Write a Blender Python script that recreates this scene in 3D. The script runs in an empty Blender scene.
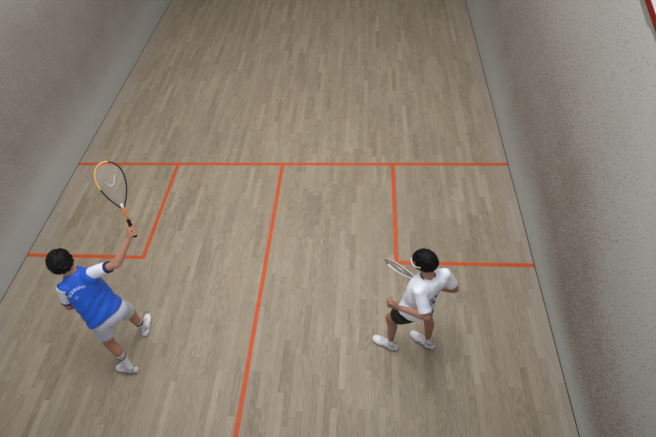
import bpy, bmesh, math, random
import numpy as np
from mathutils import Vector, Matrix, noise
from mathutils.bvhtree import BVHTree

random.seed(7)
SC = bpy.context.scene
COL = SC.collection
V = Vector
PI = math.pi

# ------------------------------------------------------------------ materials
def mat(name, col, rough=0.6, spec=0.5, metal=0.0, var=0.0, scale=30.0, bump=0.0, bscale=200.0, sheen=0.0):
    m = bpy.data.materials.new(name); m.use_nodes = True
    nt = m.node_tree; b = nt.nodes['Principled BSDF']
    b.inputs['Roughness'].default_value = rough
    b.inputs['Specular IOR Level'].default_value = spec
    b.inputs['Metallic'].default_value = metal
    b.inputs['Sheen Weight'].default_value = sheen
    tc = nt.nodes.new('ShaderNodeTexCoord')
    n = nt.nodes.new('ShaderNodeTexNoise'); n.inputs['Scale'].default_value = scale; n.inputs['Detail'].default_value = 4
    nt.links.new(tc.outputs['Object'], n.inputs['Vector'])
    r = nt.nodes.new('ShaderNodeValToRGB')
    c = np.array(col[:3])
    r.color_ramp.elements[0].position = 0.3; r.color_ramp.elements[1].position = 0.7
    r.color_ramp.elements[0].color = tuple(np.clip(c*(1-var), 0, 1))+(1,)
    r.color_ramp.elements[1].color = tuple(np.clip(c*(1+var), 0, 1))+(1,)
    nt.links.new(n.outputs['Fac'], r.inputs['Fac']); nt.links.new(r.outputs['Color'], b.inputs['Base Color'])
    if bump > 0:
        n2 = nt.nodes.new('ShaderNodeTexNoise'); n2.inputs['Scale'].default_value = bscale
        nt.links.new(tc.outputs['Object'], n2.inputs['Vector'])
        bp = nt.nodes.new('ShaderNodeBump'); bp.inputs['Strength'].default_value = bump; bp.inputs['Distance'].default_value = 0.002
        nt.links.new(n2.outputs['Fac'], bp.inputs['Height']); nt.links.new(bp.outputs['Normal'], b.inputs['Normal'])
    return m

def rgb(r, g, b):
    f = lambda v: (v/255/12.92) if v/255 <= 0.04045 else ((v/255+0.055)/1.055)**2.4
    return (f(r), f(g), f(b))

M = {}
M['skin'] = mat('skin', rgb(186, 134, 112), 0.5, 0.4, var=0.06, scale=14)
M['skin_tan'] = mat('skin_tan', rgb(166, 118, 98), 0.5, 0.4, var=0.06, scale=14)
M['hair'] = mat('hair', rgb(13, 11, 12), 0.6, 0.2, var=0.3, scale=60)
M['blue'] = mat('blue_jersey', rgb(36, 96, 214), 0.45, 0.4, var=0.06, scale=20, bump=0.15, bscale=500)
M['white_cloth'] = mat('white_cloth', rgb(232, 236, 248), 0.7, 0.3, var=0.03, scale=20, bump=0.15, bscale=500)
M['navy'] = mat('navy_trim', rgb(40, 42, 110), 0.6, 0.3, var=0.1)
M['grey_shorts'] = mat('pale_grey_shorts', rgb(198, 202, 222), 0.65, 0.3, var=0.04, bump=0.1)
M['black_cloth'] = mat('black_cloth', rgb(18, 18, 21), 0.7, 0.3, var=0.2)
M['sock'] = mat('white_sock', rgb(220, 220, 226), 0.9, 0.2, var=0.04, bump=0.3, bscale=700)
M['stripe'] = mat('dark_stripe', rgb(24, 26, 44), 0.8, 0.2, var=0.1)
M['shoe_white'] = mat('white_shoe_leather', rgb(236, 238, 244), 0.45, 0.5, var=0.04, scale=40)
M['shoe_grey'] = mat('silver_shoe_panel', rgb(128, 132, 146), 0.4, 0.5, var=0.08, scale=40)
M['shoe_panel'] = mat('pale_shoe_panel', rgb(190, 192, 202), 0.4, 0.5, var=0.06, scale=40)
M['sole_dark'] = mat('dark_sole', rgb(48, 44, 44), 0.7, 0.3, var=0.1)
M['sole_white'] = mat('white_midsole', rgb(200, 202, 206), 0.6, 0.3, var=0.05)
M['lace'] = mat('lace', rgb(176, 178, 188), 0.8, 0.2)
M['collar_grey'] = mat('shoe_lining', rgb(150, 150, 156), 0.9, 0.2)
M['eye'] = mat('eye_white', rgb(225, 220, 215), 0.2, 0.5)
M['iris'] = mat('dark_iris', rgb(40, 24, 18), 0.2, 0.5)
M['lip'] = mat('lip', rgb(160, 95, 88), 0.5, 0.4)
M['frame_black'] = mat('black_racket_frame', rgb(30, 30, 34), 0.3, 0.5, var=0.1)
M['frame_gold'] = mat('cream_orange_racket_frame', rgb(226, 168, 110), 0.3, 0.5, var=0.12, scale=12)
M['orange'] = mat('orange_racket_shaft', rgb(216, 120, 44), 0.35, 0.5, var=0.06)
M['grip_black'] = mat('black_grip', rgb(22, 22, 24), 0.8, 0.3, var=0.15)
M['frame_white'] = mat('white_racket_frame', rgb(232, 232, 236), 0.3, 0.5, var=0.03)
M['bumper_grey'] = mat('grey_bumper', rgb(80, 80, 86), 0.5, 0.4, var=0.1)
M['string_pale'] = mat('pale_string', rgb(190, 188, 182), 0.4, 0.5)
M['string_grey'] = mat('grey_string', rgb(112, 110, 114), 0.4, 0.5)
M['stencil'] = mat('pale_string_paint', rgb(212, 210, 206), 0.5, 0.4)
M['print'] = mat('dark_shirt_print', rgb(38, 42, 66), 0.7, 0.2, var=0.2)
M['print_soft'] = mat('faded_shirt_print', rgb(120, 128, 160), 0.7, 0.2, var=0.2)
M['letter'] = mat('pale_blue_lettering', rgb(190, 212, 246), 0.5, 0.3)
M['line'] = mat('orange_red_line_paint', rgb(212, 88, 38), 0.5, 0.4, var=0.07, scale=9)
M['outline'] = mat('dark_red_line_paint', rgb(122, 14, 14), 0.45, 0.4, var=0.06)
M['strip_grey'] = mat('grey_edge_strip', rgb(128, 130, 124), 0.7, 0.3, var=0.05, scale=12)
M['upper_white'] = mat('white_upper_wall', rgb(225, 225, 225), 0.8, 0.3, var=0.02)
M['ceiling'] = mat('ceiling_paint', rgb(205, 205, 200), 0.9, 0.2, var=0.02)
M['joint'] = mat('wall_foot_shade', rgb(62, 58, 50), 0.9, 0.1, var=0.2)  # dark tone painted as shade along the foot of the side walls
M['tin'] = mat('tin_metal', rgb(150, 150, 150), 0.5, 0.5, metal=0.2, var=0.03)
M['fixture'] = mat('white_fixture', rgb(220, 220, 220), 0.5, 0.4)
M['gallery'] = mat('gallery_carpet', rgb(90, 92, 98), 0.95, 0.1, var=0.1)

class NG:
    """tiny helper for shader maths"""
    def __init__(s, name):
        s.m = bpy.data.materials.new(name); s.m.use_nodes = True; s.nt = s.m.node_tree; s.b = s.nt.nodes['Principled BSDF']
    def put(s, inp, v):
        if v is None: return
        if isinstance(v, bpy.types.NodeSocket): s.nt.links.new(v, inp)
        else: inp.default_value = v
    def math(s, op, a, b=None, c=None):
        n = s.nt.nodes.new('ShaderNodeMath'); n.operation = op
        s.put(n.inputs[0], a); s.put(n.inputs[1], b); s.put(n.inputs[2], c); return n.outputs[0]
    def comb(s, x, y, z=0.0):
        n = s.nt.nodes.new('ShaderNodeCombineXYZ'); s.put(n.inputs[0], x); s.put(n.inputs[1], y); s.put(n.inputs[2], z); return n.outputs[0]
    def noise(s, vec, scale, detail=2.0, rough=0.5, dist=0.0, out='Fac'):
        n = s.nt.nodes.new('ShaderNodeTexNoise'); s.put(n.inputs['Vector'], vec)
        n.inputs['Scale'].default_value = scale; n.inputs['Detail'].default_value = detail
        n.inputs['Roughness'].default_value = rough; n.inputs['Distortion'].default_value = dist; return n.outputs[out]
    def white(s, vec, out='Value'):
        n = s.nt.nodes.new('ShaderNodeTexWhiteNoise'); n.noise_dimensions = '2D'; s.put(n.inputs['Vector'], vec); return n.outputs[out]
    def ramp(s, fac, stops):
        n = s.nt.nodes.new('ShaderNodeValToRGB'); s.put(n.inputs[0], fac); e = n.color_ramp.elements
        while len(e) < len(stops): e.new(0.5)
        for k, (p, c) in enumerate(stops):
            e[k].position = p; e[k].color = (c if len(c) == 4 else tuple(c)+(1,)) if hasattr(c, '__len__') else (c, c, c, 1)
        return n.outputs[0]
    def mix(s, fac, a, b, mode='MIX'):
        n = s.nt.nodes.new('ShaderNodeMix'); n.data_type = 'RGBA'; n.blend_type = mode
        s.put(n.inputs[0], fac); s.put(n.inputs[6], a if isinstance(a, bpy.types.NodeSocket) else tuple(a)+(1,))
        s.put(n.inputs[7], b if isinstance(b, bpy.types.NodeSocket) else tuple(b)+(1,)); return n.outputs[2]
    def pos(s):
        g = s.nt.nodes.new('ShaderNodeNewGeometry'); x = s.nt.nodes.new('ShaderNodeSeparateXYZ')
        s.nt.links.new(g.outputs['Position'], x.inputs[0]); return g.outputs['Position'], x.outputs[0], x.outputs[1], x.outputs[2]
    def bump(s, h, strength, dist):
        n = s.nt.nodes.new('ShaderNodeBump'); n.inputs['Strength'].default_value = strength; n.inputs['Distance'].default_value = dist
        s.put(n.inputs['Height'], h); s.put(s.b.inputs['Normal'], n.outputs[0])

def floor_material():
    g = NG('oak_strip_floor'); P, x, y, z = g.pos()
    Wd, Ln = 0.068, 0.52
    xs = g.math('DIVIDE', g.math('ADD', x, 10.0), Wd)
    cx = g.math('FLOOR', xs); fx = g.math('FRACT', xs)
    off = g.math('MULTIPLY', g.white(g.comb(cx, 3.3)), 17.0)
    ln = g.math('MULTIPLY_ADD', g.white(g.comb(cx, 8.1)), 0.25, Ln)
    ys = g.math('ADD', g.math('DIVIDE', g.math('ADD', y, 30.0), ln), off)
    cy = g.math('FLOOR', ys); fy = g.math('FRACT', ys)
    r1 = g.white(g.comb(cx, cy)); r2 = g.white(g.comb(g.math('ADD', cx, 51.5), cy)); r3 = g.white(g.comb(cx, g.math('ADD', cy, 77.7)))
    base = g.ramp(r1, [(0.0, rgb(146, 132, 113)), (0.12, rgb(155, 142, 122)), (0.5, rgb(162, 150, 130)), (0.88, rgb(168, 157, 137)), (1.0, rgb(179, 169, 150))])
    tint = g.ramp(r2, [(0.0, rgb(172, 156, 140)), (0.5, rgb(168, 154, 136)), (1.0, rgb(165, 152, 132))])
    col = g.mix(0.3, base, tint)
    # cathedral grain, a different piece of it on every strip
    gx = g.math('ADD', g.math('MULTIPLY', x, 16.0), g.math('MULTIPLY', r3, 40.0))
    gy = g.math('ADD', g.math('MULTIPLY', y, 1.3), g.math('MULTIPLY', r2, 60.0))
    warp = g.noise(g.comb(gx, gy), 1.0, 2.0)
    rings = g.math('SINE', g.math('MULTIPLY', warp, 70.0))
    fine = g.noise(g.comb(g.math('MULTIPLY', x, 420.0), g.math('MULTIPLY', y, 9.0), r1), 1.0, 3.0, 0.6)
    amt = g.ramp(r3, [(0.15, 0.25), (0.7, 1.0)])
    gr = g.math('MULTIPLY', g.math('MULTIPLY_ADD', rings, 0.5, 0.5), amt)
    gr = g.math('MULTIPLY_ADD', g.math('SUBTRACT', fine, 0.5), 0.9, gr)
    gmul = g.ramp(gr, [(0.0, (1.13, 1.13, 1.13)), (1.0, (0.79, 0.775, 0.76))])
    col = g.mix(1.0, col, gmul, 'MULTIPLY')
    # trodden, slightly soiled areas
    big = g.noise(P, 0.7, 3.0, 0.6)
    col = g.mix(g.ramp(big, [(0.35, 0.0), (0.75, 0.30)]), col, rgb(128, 118, 104))
    # dusty pale margin beside the side walls
    ax = g.math('ABSOLUTE', x)
    mar = g.math('MULTIPLY', g.ramp(g.math('SUBTRACT', ax, 2.2), [(0.62, 0.0), (0.93, 1.0)]), g.ramp(g.noise(g.comb(g.math('MULTIPLY', x, 4.0), y), 1.5, 3.0), [(0.3, 0.35), (0.7, 0.85)]))
    col = g.mix(mar, col, rgb(170, 160, 150))
    # joints
    ex = g.math('MINIMUM', fx, g.math('SUBTRACT', 1.0, fx)); ey = g.math('MINIMUM', fy, g.math('SUBTRACT', 1.0, fy))
    jx = g.ramp(ex, [(0.0, 0.0), (0.03, 1.0)]); jy = g.ramp(ey, [(0.0, 0.0), (0.004, 1.0)])
    j = g.math('MULTIPLY', jx, jy)
    col = g.mix(g.math('MULTIPLY', g.math('SUBTRACT', 1.0, j), 0.28), col, rgb(80, 66, 50))
    g.put(g.b.inputs['Base Color'], col)
    g.put(g.b.inputs['Roughness'], g.ramp(g.noise(P, 3.0, 3.0), [(0.3, 0.42), (0.7, 0.58)]))
    g.b.inputs['Specular IOR Level'].default_value = 0.35
    g.bump(g.math('ADD', g.math('MULTIPLY', j, 1.0), g.math('MULTIPLY', fine, 0.3)), 0.15, 0.001)
    return g.m

def wall_material(name, side):
    g = NG(name); P, x, y, z = g.pos()
    wob = g.noise(P, 0.55, 3.0, 0.6)
    zz = g.math('ADD', z, g.math('MULTIPLY', g.math('SUBTRACT', wob, 0.5), 0.7 if side < 0 else 0.45))
    if side > 0:   # the band of marks sinks towards the back of the court
        zz = g.math('MULTIPLY', zz, g.math('MULTIPLY', g.ramp(g.math('MULTIPLY_ADD', y, 0.125, 0.5), [(0.06, 1.0), (0.19, 0.75), (0.31, 0.52), (0.45, 0.45), (0.9, 0.33)]), 2.0))
    plaster = g.mix(g.noise(P, 1.1, 4.0, 0.6), rgb(174, 177, 175), rgb(189, 191, 188))
    zf = g.math('MULTIPLY', zz, 1/3.0)
    if side > 0:
        # the smeared ball-mark band of the right wall, densest at knee height and fading upwards
        band = g.ramp(zf, [(0.07, 0.0), (0.16, 0.62), (0.24, 1.0), (0.46, 0.92), (0.64, 0.50), (0.95, 0.2)])
        near = g.ramp(g.math('MULTIPLY_ADD', y, -0.12, 0.5), [(0.0, 0.70), (0.55, 0.9), (0.75, 1.0), (0.95, 0.85)])
    else:
        band = g.ramp(zf, [(0.11, 0.0), (0.20, 0.6), (0.32, 1.0), (0.58, 0.95), (0.72, 0.6), (0.9, 0.3)])
        near = g.ramp(g.math('MULTIPLY_ADD', y, -0.12, 0.5), [(0.0, 0.8), (0.6, 0.9), (1.0, 0.7)])
    dens = g.math('MULTIPLY', band, near)
    smear = g.math('MULTIPLY', dens, g.ramp(g.noise(P, 2.3, 4.0, 0.6), [(0.25, 0.62), (0.75, 1.0)]))
    col = g.mix(g.math('MULTIPLY', smear, 0.8), plaster, rgb(132, 116, 103) if side > 0 else rgb(132, 119, 107))
    # thousands of small ball prints
    fine = g.noise(P, 56.0 if side > 0 else 70.0, 3.0, 0.75)
    thr = g.math('SUBTRACT', fine, g.math('MULTIPLY_ADD', dens, -0.15, 0.61))
    dots = g.ramp(g.math('MULTIPLY', thr, 8.0), [(0.0, 0.0), (0.6, 1.0)])
    col = g.mix(g.math('MULTIPLY', dots, 0.50 if side > 0 else 0.36), col, rgb(88, 78, 72))
    pale = g.noise(P, 38.0, 2.0, 0.6)
    pl = g.math('MULTIPLY', g.ramp(pale, [(0.56, 0.0), (0.70, 1.0)]), g.math('MULTIPLY', dens, 0.2))
    col = g.mix(pl, col, rgb(214, 210, 203))
    # scattered larger marks
    v = g.nt.nodes.new('ShaderNodeTexVoronoi'); v.inputs['Scale'].default_value = 7.0; g.put(v.inputs['Vector'], P)
    spot = g.math('MULTIPLY', g.ramp(v.outputs['Distance'], [(0.04, 1.0), (0.11, 0.0)]), g.ramp(g.noise(P, 4.0, 2.0), [(0.5, 0.0), (0.6, 0.38)]))
    col = g.mix(spot, col, rgb(86, 82, 80))
    g.put(g.b.inputs['Base Color'], col)
    g.b.inputs['Roughness'].default_value = 0.75
    g.b.inputs['Specular IOR Level'].default_value = 0.3
    g.bump(g.noise(P, 60.0, 4.0, 0.7), 0.35, 0.004)
    return g.m

M['floor'] = floor_material()
M['wall_r'] = wall_material('marked_plaster_right', 1)
M['wall_l'] = wall_material('marked_plaster_left', -1)
M['plaster'] = mat('plain_plaster', rgb(165, 166, 162), 0.8, 0.3, var=0.04, scale=2)

# ------------------------------------------------------------------ mesh helpers
def link(name, me, mats, parent=None):
    o = bpy.data.objects.new(name, me); COL.objects.link(o)
    for m in (mats if isinstance(mats, (list, tuple)) else [mats]): me.materials.append(m)
    if parent is not None:
        o.parent = parent; o.matrix_parent_inverse = parent.matrix_world.inverted() if parent.type != 'EMPTY' else Matrix.Translation(-parent.location)
    return o

def frombm(name, bm, mats, parent=None, smooth=True):
    me = bpy.data.meshes.new(name); bmesh.ops.recalc_face_normals(bm, faces=bm.faces[:]); bm.to_mesh(me); bm.free()
    if smooth: me.polygons.foreach_set('use_smooth', [True]*len(me.polygons))
    return link(name, me, mats, parent)

def fromnp(name, vs, fs, mats, parent=None, smooth=True, idx=None):
    me = bpy.data.meshes.new(name); me.from_pydata([tuple(v) for v in vs], [], [tuple(f) for f in fs]); me.update()
    if smooth: me.polygons.foreach_set('use_smooth', [True]*len(me.polygons))
    o = link(name, me, mats, parent)
    if idx is not None: me.polygons.foreach_set('material_index', idx)
    return o

def box(bm, lo, hi):
    vs = [bm.verts.new((x, y, z)) for x in (lo[0], hi[0]) for y in (lo[1], hi[1]) for z in (lo[2], hi[2])]
    for f in ((0,1,3,2),(4,6,7,5),(0,4,5,1),(2,3,7,6),(0,2,6,4),(1,5,7,3)): bm.faces.new([vs[i] for i in f])

def perp(d):
    d = V(d).normalized(); a = V((0,0,1)) if abs(d.z) < 0.9 else V((1,0,0))
    u = d.cross(a).normalized(); return u, d.cross(u).normalized()

def rings(bm, rs, closed=False, caps=True):
    """rs: list of lists of points"""
    L = [[bm.verts.new(p) for p in r] for r in rs]; n = len(L[0])
    m = len(L) if closed else len(L)-1
    for i in range(m):
        a, b = L[i], L[(i+1) % len(L)]
        for k in range(n): bm.faces.new((a[k], a[(k+1) % n], b[(k+1) % n], b[k]))
    if caps and not closed:
        bm.faces.new(L[0][::-1]); bm.faces.new(L[-1])

def tube(bm, pts, rad, n=8, closed=False, flat=None):
    pts = [V(p) for p in pts]; N = len(pts)
    rad = rad if hasattr(rad, '__len__') else [rad]*N
    out = []; u = None
    for i, p in enumerate(pts):
        a = pts[(i-1) % N] if (closed or i) else p; b = pts[(i+1) % N] if (closed or i < N-1) else p
        t = (b-a).normalized()
        if u is None: u, _ = perp(t) if flat is None else (V(flat).cross(t).normalized(), 0)
        u = (u - t*u.dot(t)).normalized(); w = t.cross(u)
        out.append([p + u*math.cos(2*PI*k/n)*rad[i] + w*math.sin(2*PI*k/n)*rad[i] for k in range(n)])
    rings(bm, out, closed)

def capsule(bm, p0, r0, p1, r1, n=18):
    p0, p1 = V(p0), V(p1); d = p1-p0; L = d.length
    if L < 1e-6: d = V((0,0,1))
    d.normalize(); u, w = perp(d); rs = []
    for k in range(1, 5): a = PI/2*(k/4-1); rs.append((p0+d*r0*math.sin(a), r0*math.cos(a)))
    for k in range(0, 4): a = PI/2*k/4; rs.append((p1+d*r1*math.sin(a), r1*math.cos(a)))
    rings(bm, [[c + (u*math.cos(2*PI*k/n)+w*math.sin(2*PI*k/n))*r for k in range(n)] for c, r in rs if r > 1e-5])

def ellip(bm, c, ax, rad, sub=3):
    ax = [V(a) for a in ax]
    m = Matrix(((ax[0].x*rad[0], ax[1].x*rad[1], ax[2].x*rad[2], c[0]), (ax[0].y*rad[0], ax[1].y*rad[1], ax[2].y*rad[2], c[1]),
                (ax[0].z*rad[0], ax[1].z*rad[1], ax[2].z*rad[2], c[2]), (0,0,0,1)))
    bmesh.ops.create_icosphere(bm, subdivisions=sub, radius=1.0, matrix=m)

def remesh(bm, vox):
    bmesh.ops.recalc_face_normals(bm, faces=bm.faces[:])
    me = bpy.data.meshes.new('tmp'); bm.to_mesh(me); bm.free()
    o = bpy.data.objects.new('tmp', me); COL.objects.link(o)
    md = o.modifiers.new('r', 'REMESH'); md.mode = 'VOXEL'; md.voxel_size = vox
    dg = bpy.context.evaluated_depsgraph_get(); me2 = bpy.data.meshes.new_from_object(o.evaluated_get(dg))
    vs = np.empty(len(me2.vertices)*3); me2.vertices.foreach_get('co', vs); vs = vs.reshape(-1, 3)
    fs = [tuple(p.vertices) for p in me2.polygons]
    bpy.data.objects.remove(o); bpy.data.meshes.remove(me); bpy.data.meshes.remove(me2)
    return vs, fs

def relax(vs, fs, it, w=1.0):
    e = set()
    for f in fs:
        for i in range(len(f)):
            a, b = f[i], f[(i+1) % len(f)]; e.add((a, b) if a < b else (b, a))
    e = np.array(list(e)); cnt = np.zeros(len(vs)); np.add.at(cnt, e[:,0], 1); np.add.at(cnt, e[:,1], 1); cnt[cnt == 0] = 1
    w = np.full(len(vs), w) if np.isscalar(w) else w
    for _ in range(it):
        for lam in (0.6, -0.58):
            s = np.zeros_like(vs)
            for k in range(3):
                s[:,k] = np.bincount(e[:,0], vs[e[:,1],k], len(vs)) + np.bincount(e[:,1], vs[e[:,0],k], len(vs))
            vs = vs + ((s/cnt[:,None])-vs)*(lam*w)[:,None]
    return vs

def normals(vs, fs):
    n = np.zeros_like(vs); q = np.array([f if len(f) == 4 else (f[0], f[1], f[2], f[2]) for f in fs])
    c = np.cross(vs[q[:,2]]-vs[q[:,0]], vs[q[:,3]]-vs[q[:,1]])
    for k in range(4): np.add.at(n, q[:,k], c)
    return n/np.maximum(np.linalg.norm(n, axis=1), 1e-12)[:,None]

# ------------------------------------------------------------------ body kit
def unit(a): a = V(a); return a.normalized()
def lerp(a, b, t): return V(a)*(1-t)+V(b)*t

def limb(bm, pts):
    for (a, ra), (b, rb) in zip(pts[:-1], pts[1:]): capsule(bm, a, ra, b, rb)

def hand_grip(bm, Wp, G, g, tips=None):
    """a hand closed round a bar through G along g (towards the racket head); Wp = wrist"""
    g = unit(g); toW = V(Wp)-V(G); toW = toW - g*toW.dot(g)*0.6; n = toW - g*toW.dot(g); n.normalize()   # from the bar back to the wrist side
    s = g.cross(n).normalized()
    pc = V(G) + s*0.026 + n*0.018
    for t in (-0.030, -0.010, 0.010, 0.030):
        capsule(bm, lerp(Wp, V(G)+n*0.03, 0.15)+s*0.006+g*t*0.5, 0.015, pc+g*t, 0.012)
    R = 0.0245
    for k, (t, ln) in enumerate(((0.036, 1.0), (0.013, 1.08), (-0.010, 1.0), (-0.032, 0.82))):
        a0 = 0.15; a1 = a0 + 3.9*ln; pr = None
        for j in range(8):
            a = a0 + (a1-a0)*j/7
            p = V(G)+g*t + s*math.cos(a)*R - n*math.sin(a)*R
            if pr is not None: capsule(bm, pr, 0.0092-0.0002*j, p, 0.0090-0.0002*j, 10)
            pr = p
    # thumb leaves the side of the palm and closes the other way
    b0 = lerp(Wp, G, 0.45)+n*0.008 + g*0.018
    b1 = V(G)+n*0.027 + g*0.040 - s*0.004
    b2 = V(G)-s*0.024 + g*0.050 + n*0.010
    b3 = V(G)-s*0.023 + g*0.052 - n*0.014
    capsule(bm, b0, 0.014, b1, 0.0115, 12); capsule(bm, b1, 0.0115, b2, 0.010, 12); capsule(bm, b2, 0.010, b3, 0.009, 12)

def hand_open(bm, Wp, d, pn, side, curl=0.6):
    """relaxed hand: d = forearm direction, pn = the way the palm faces, side = +1/-1 thumb side along d x pn"""
    d = unit(d); pn = unit(V(pn)-d*V(pn).dot(d)); s = d.cross(pn).normalized()*side
    Wp = V(Wp)
    for t in (-0.028, -0.010, 0.010, 0.028):
        capsule(bm, Wp+s*t*0.55, 0.0155, Wp+d*0.082+s*t, 0.012, 12)
    for t, L in ((0.031, 0.070), (0.011, 0.078), (-0.010, 0.072), (-0.030, 0.056)):
        p = Wp+d*0.084+s*t; a = 0.25
        for q, fr in enumerate((0.45, 0.31, 0.24)):
            a += curl*(1.0, 1.15, 0.75)[q] + abs(t)*2
            dd = d*math.cos(a)+pn*math.sin(a)+s*t*0.6
            nx = p+dd.normalized()*L*fr; capsule(bm, p, 0.0094-q*0.0008, nx, 0.0088-q*0.0009, 10); p = nx
    b0 = Wp+d*0.018+s*0.018; b1 = Wp+d*0.052+s*0.046+pn*0.014; b2 = b1+d*0.028+pn*0.014-s*0.002; b3 = b2+d*0.016+pn*0.016-s*0.010
    capsule(bm, b0, 0.015, b1, 0.012, 12); capsule(bm, b1, 0.0115, b2, 0.010, 12); capsule(bm, b2, 0.010, b3, 0.009, 12)

def build_body(J, par, m, rh, lh):
    """continuous body; J holds joints and axes"""
    bm = bmesh.new()
    f, r = J['f'], J['r']; pel, neck = V(J['pel']), V(J['neck']); up = unit(neck-pel); f2 = unit(f-up*f.dot(up)); r2 = f2.cross(up).normalized()
    L = (neck-pel).length
    ellip(bm, pel+up*0.02, (r2, f2, up), (0.148, 0.100, 0.115))
    ellip(bm, pel+up*L*0.32, (r2, f2, up), (0.126, 0.085, 0.14))
    ellip(bm, pel+up*L*0.66+f2*0.005, (r2, f2, up), (0.140, 0.096, 0.16))
    for S in (J['shr'], J['shl']):
        S = V(S); capsule(bm, neck-up*0.06, 0.055, S, 0.046); capsule(bm, neck-up*0.20, 0.07, lerp(S, neck-up*0.2, 0.35), 0.07)
    H = V(J['head']); hf, hr, hu = J['hf'], J['hr'], J['hu']
    capsule(bm, neck-up*0.02, 0.056, H-hu*0.06-hf*0.015, 0.052)
    # skull, jaw, face
    ellip(bm, H+hu*0.012-hf*0.008, (hr, hf, hu), (0.074, 0.093, 0.088), 4)
    ellip(bm, H-hu*0.045+hf*0.026, (hr, hf, hu), (0.054, 0.056, 0.062), 4)
    ellip(bm, H-hu*0.088+hf*0.056, (hr, hf, hu), (0.024, 0.020, 0.018))
    capsule(bm, H+hf*0.083+hu*0.004, 0.008, H+hf*0.097-hu*0.028, 0.0105, 12)
    for s in (1, -1):
        capsule(bm, H+hf*0.078+hu*0.018+hr*s*0.012, 0.009, H+hf*0.070+hu*0.020+hr*s*0.045, 0.008, 12)
        ellip(bm, H+hf*0.062-hu*0.024+hr*s*0.036, (hr, hf, hu), (0.020, 0.018, 0.020))
        ellip(bm, H+hf*0.088-hu*0.032+hr*s*0.009, (hr, hf, hu), (0.008, 0.008, 0.007))
        ea = unit(hf*-0.35+hr*s); eb = hu.cross(ea).normalized()
        ellip(bm, H-hf*0.008-hu*0.012+hr*s*0.080, (ea, eb, hu), (0.008, 0.019, 0.031))
        ellip(bm, H-hf*0.002-hu*0.030+hr*s*0.076, (ea, eb, hu), (0.008, 0.011, 0.013))
    # arms
    for S, E, Hd in ((J['shr'], J['elr'], J['wr']), (J['shl'], J['ell'], J['wl'])):
        S, E, Wr = V(S), V(E), V(Hd)
        limb(bm, [(S, 0.047), (lerp(S, E, 0.4), 0.041), (lerp(S, E, 0.85), 0.034), (E, 0.035), (lerp(E, Wr, 0.25), 0.037), (lerp(E, Wr, 0.7), 0.027), (Wr, 0.0225)])
    rh(bm); lh(bm)
    # legs
    for s, hp, kn, an, td in ((1, J['hir'], J['knr'], J['anr'], J['tr']), (-1, J['hil'], J['knl'], J['anl'], J['tl'])):
        hp, kn, an, td = V(hp), V(kn), V(an), unit(td)
        sh = unit(an-kn); th = unit(kn-hp); bk = unit(-(td-sh*td.dot(sh)))
        limb(bm, [(hp, 0.084), (lerp(hp, kn, 0.35), 0.076), (lerp(hp, kn, 0.8), 0.057), (kn-bk*0.006, 0.053), (lerp(kn, an, 0.12), 0.049)])
        limb(bm, [(lerp(kn, an, 0.08), 0.047), (lerp(kn, an, 0.30)+bk*0.016, 0.052), (lerp(kn, an, 0.55)+bk*0.008, 0.042), (lerp(kn, an, 0.85), 0.031), (an, 0.034)])
        capsule(bm, an-V((0,0,0.03)), 0.028, an-td*0.03-V((0,0,0.058)), 0.022); capsule(bm, an-V((0,0,0.04)), 0.024, an+td*0.10-V((0,0,0.068)), 0.016)
    vs, fs = remesh(bm, 0.0048)
    w = np.ones(len(vs))
    for c, rr in ((J['hcr'], 0.13), (J['hcl'], 0.13)):
        d = np.linalg.norm(vs-np.array(c), axis=1); w = np.minimum(w, np.clip((d-rr*0.75)/(rr*0.35), 0.12, 1))
    d = np.linalg.norm(vs-np.array(H), axis=1); w = np.minimum(w, np.clip((d-0.11)/0.05, 0.35, 1))
    vs = relax(vs, fs, 16, w)
    vs2 = vs.copy()
    body = fromnp('body', vs2, fs, m, par)
    # eyes, lips and brows
    for s in (1, -1):
        b = bmesh.new(); ellip(b, H+hf*0.0715+hu*0.004+hr*s*0.031, (hr, hf, hu), (0.0125, 0.0115, 0.0075)); e = frombm('eye', b, M['eye'], par)
        b = bmesh.new(); ellip(b, H+hf*0.0795+hu*0.003+hr*s*0.031, (hr, hf, hu), (0.0055, 0.0042, 0.0055)); frombm('iris', b, M['iris'], e)
        b = bmesh.new(); tube(b, [H+hf*0.0900+hu*0.024+hr*s*0.014, H+hf*0.0865+hu*0.029+hr*s*0.030, H+hf*0.0745+hu*0.025+hr*s*0.046], [0.004, 0.0045, 0.003], 8); frombm('eyebrow', b, M['hair'], par)
    b = bmesh.new()
    tube(b, [H+hf*(0.0835-abs(t)*0.012)-hu*(0.057-abs(t)*0.002)+hr*0.022*t for t in (-1, -0.6, -0.2, 0.2, 0.6, 1)], [0.002, 0.0045, 0.006, 0.006, 0.0045, 0.002], 8)
    frombm('mouth', b, M['lip'], par)
    return vs, fs

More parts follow.
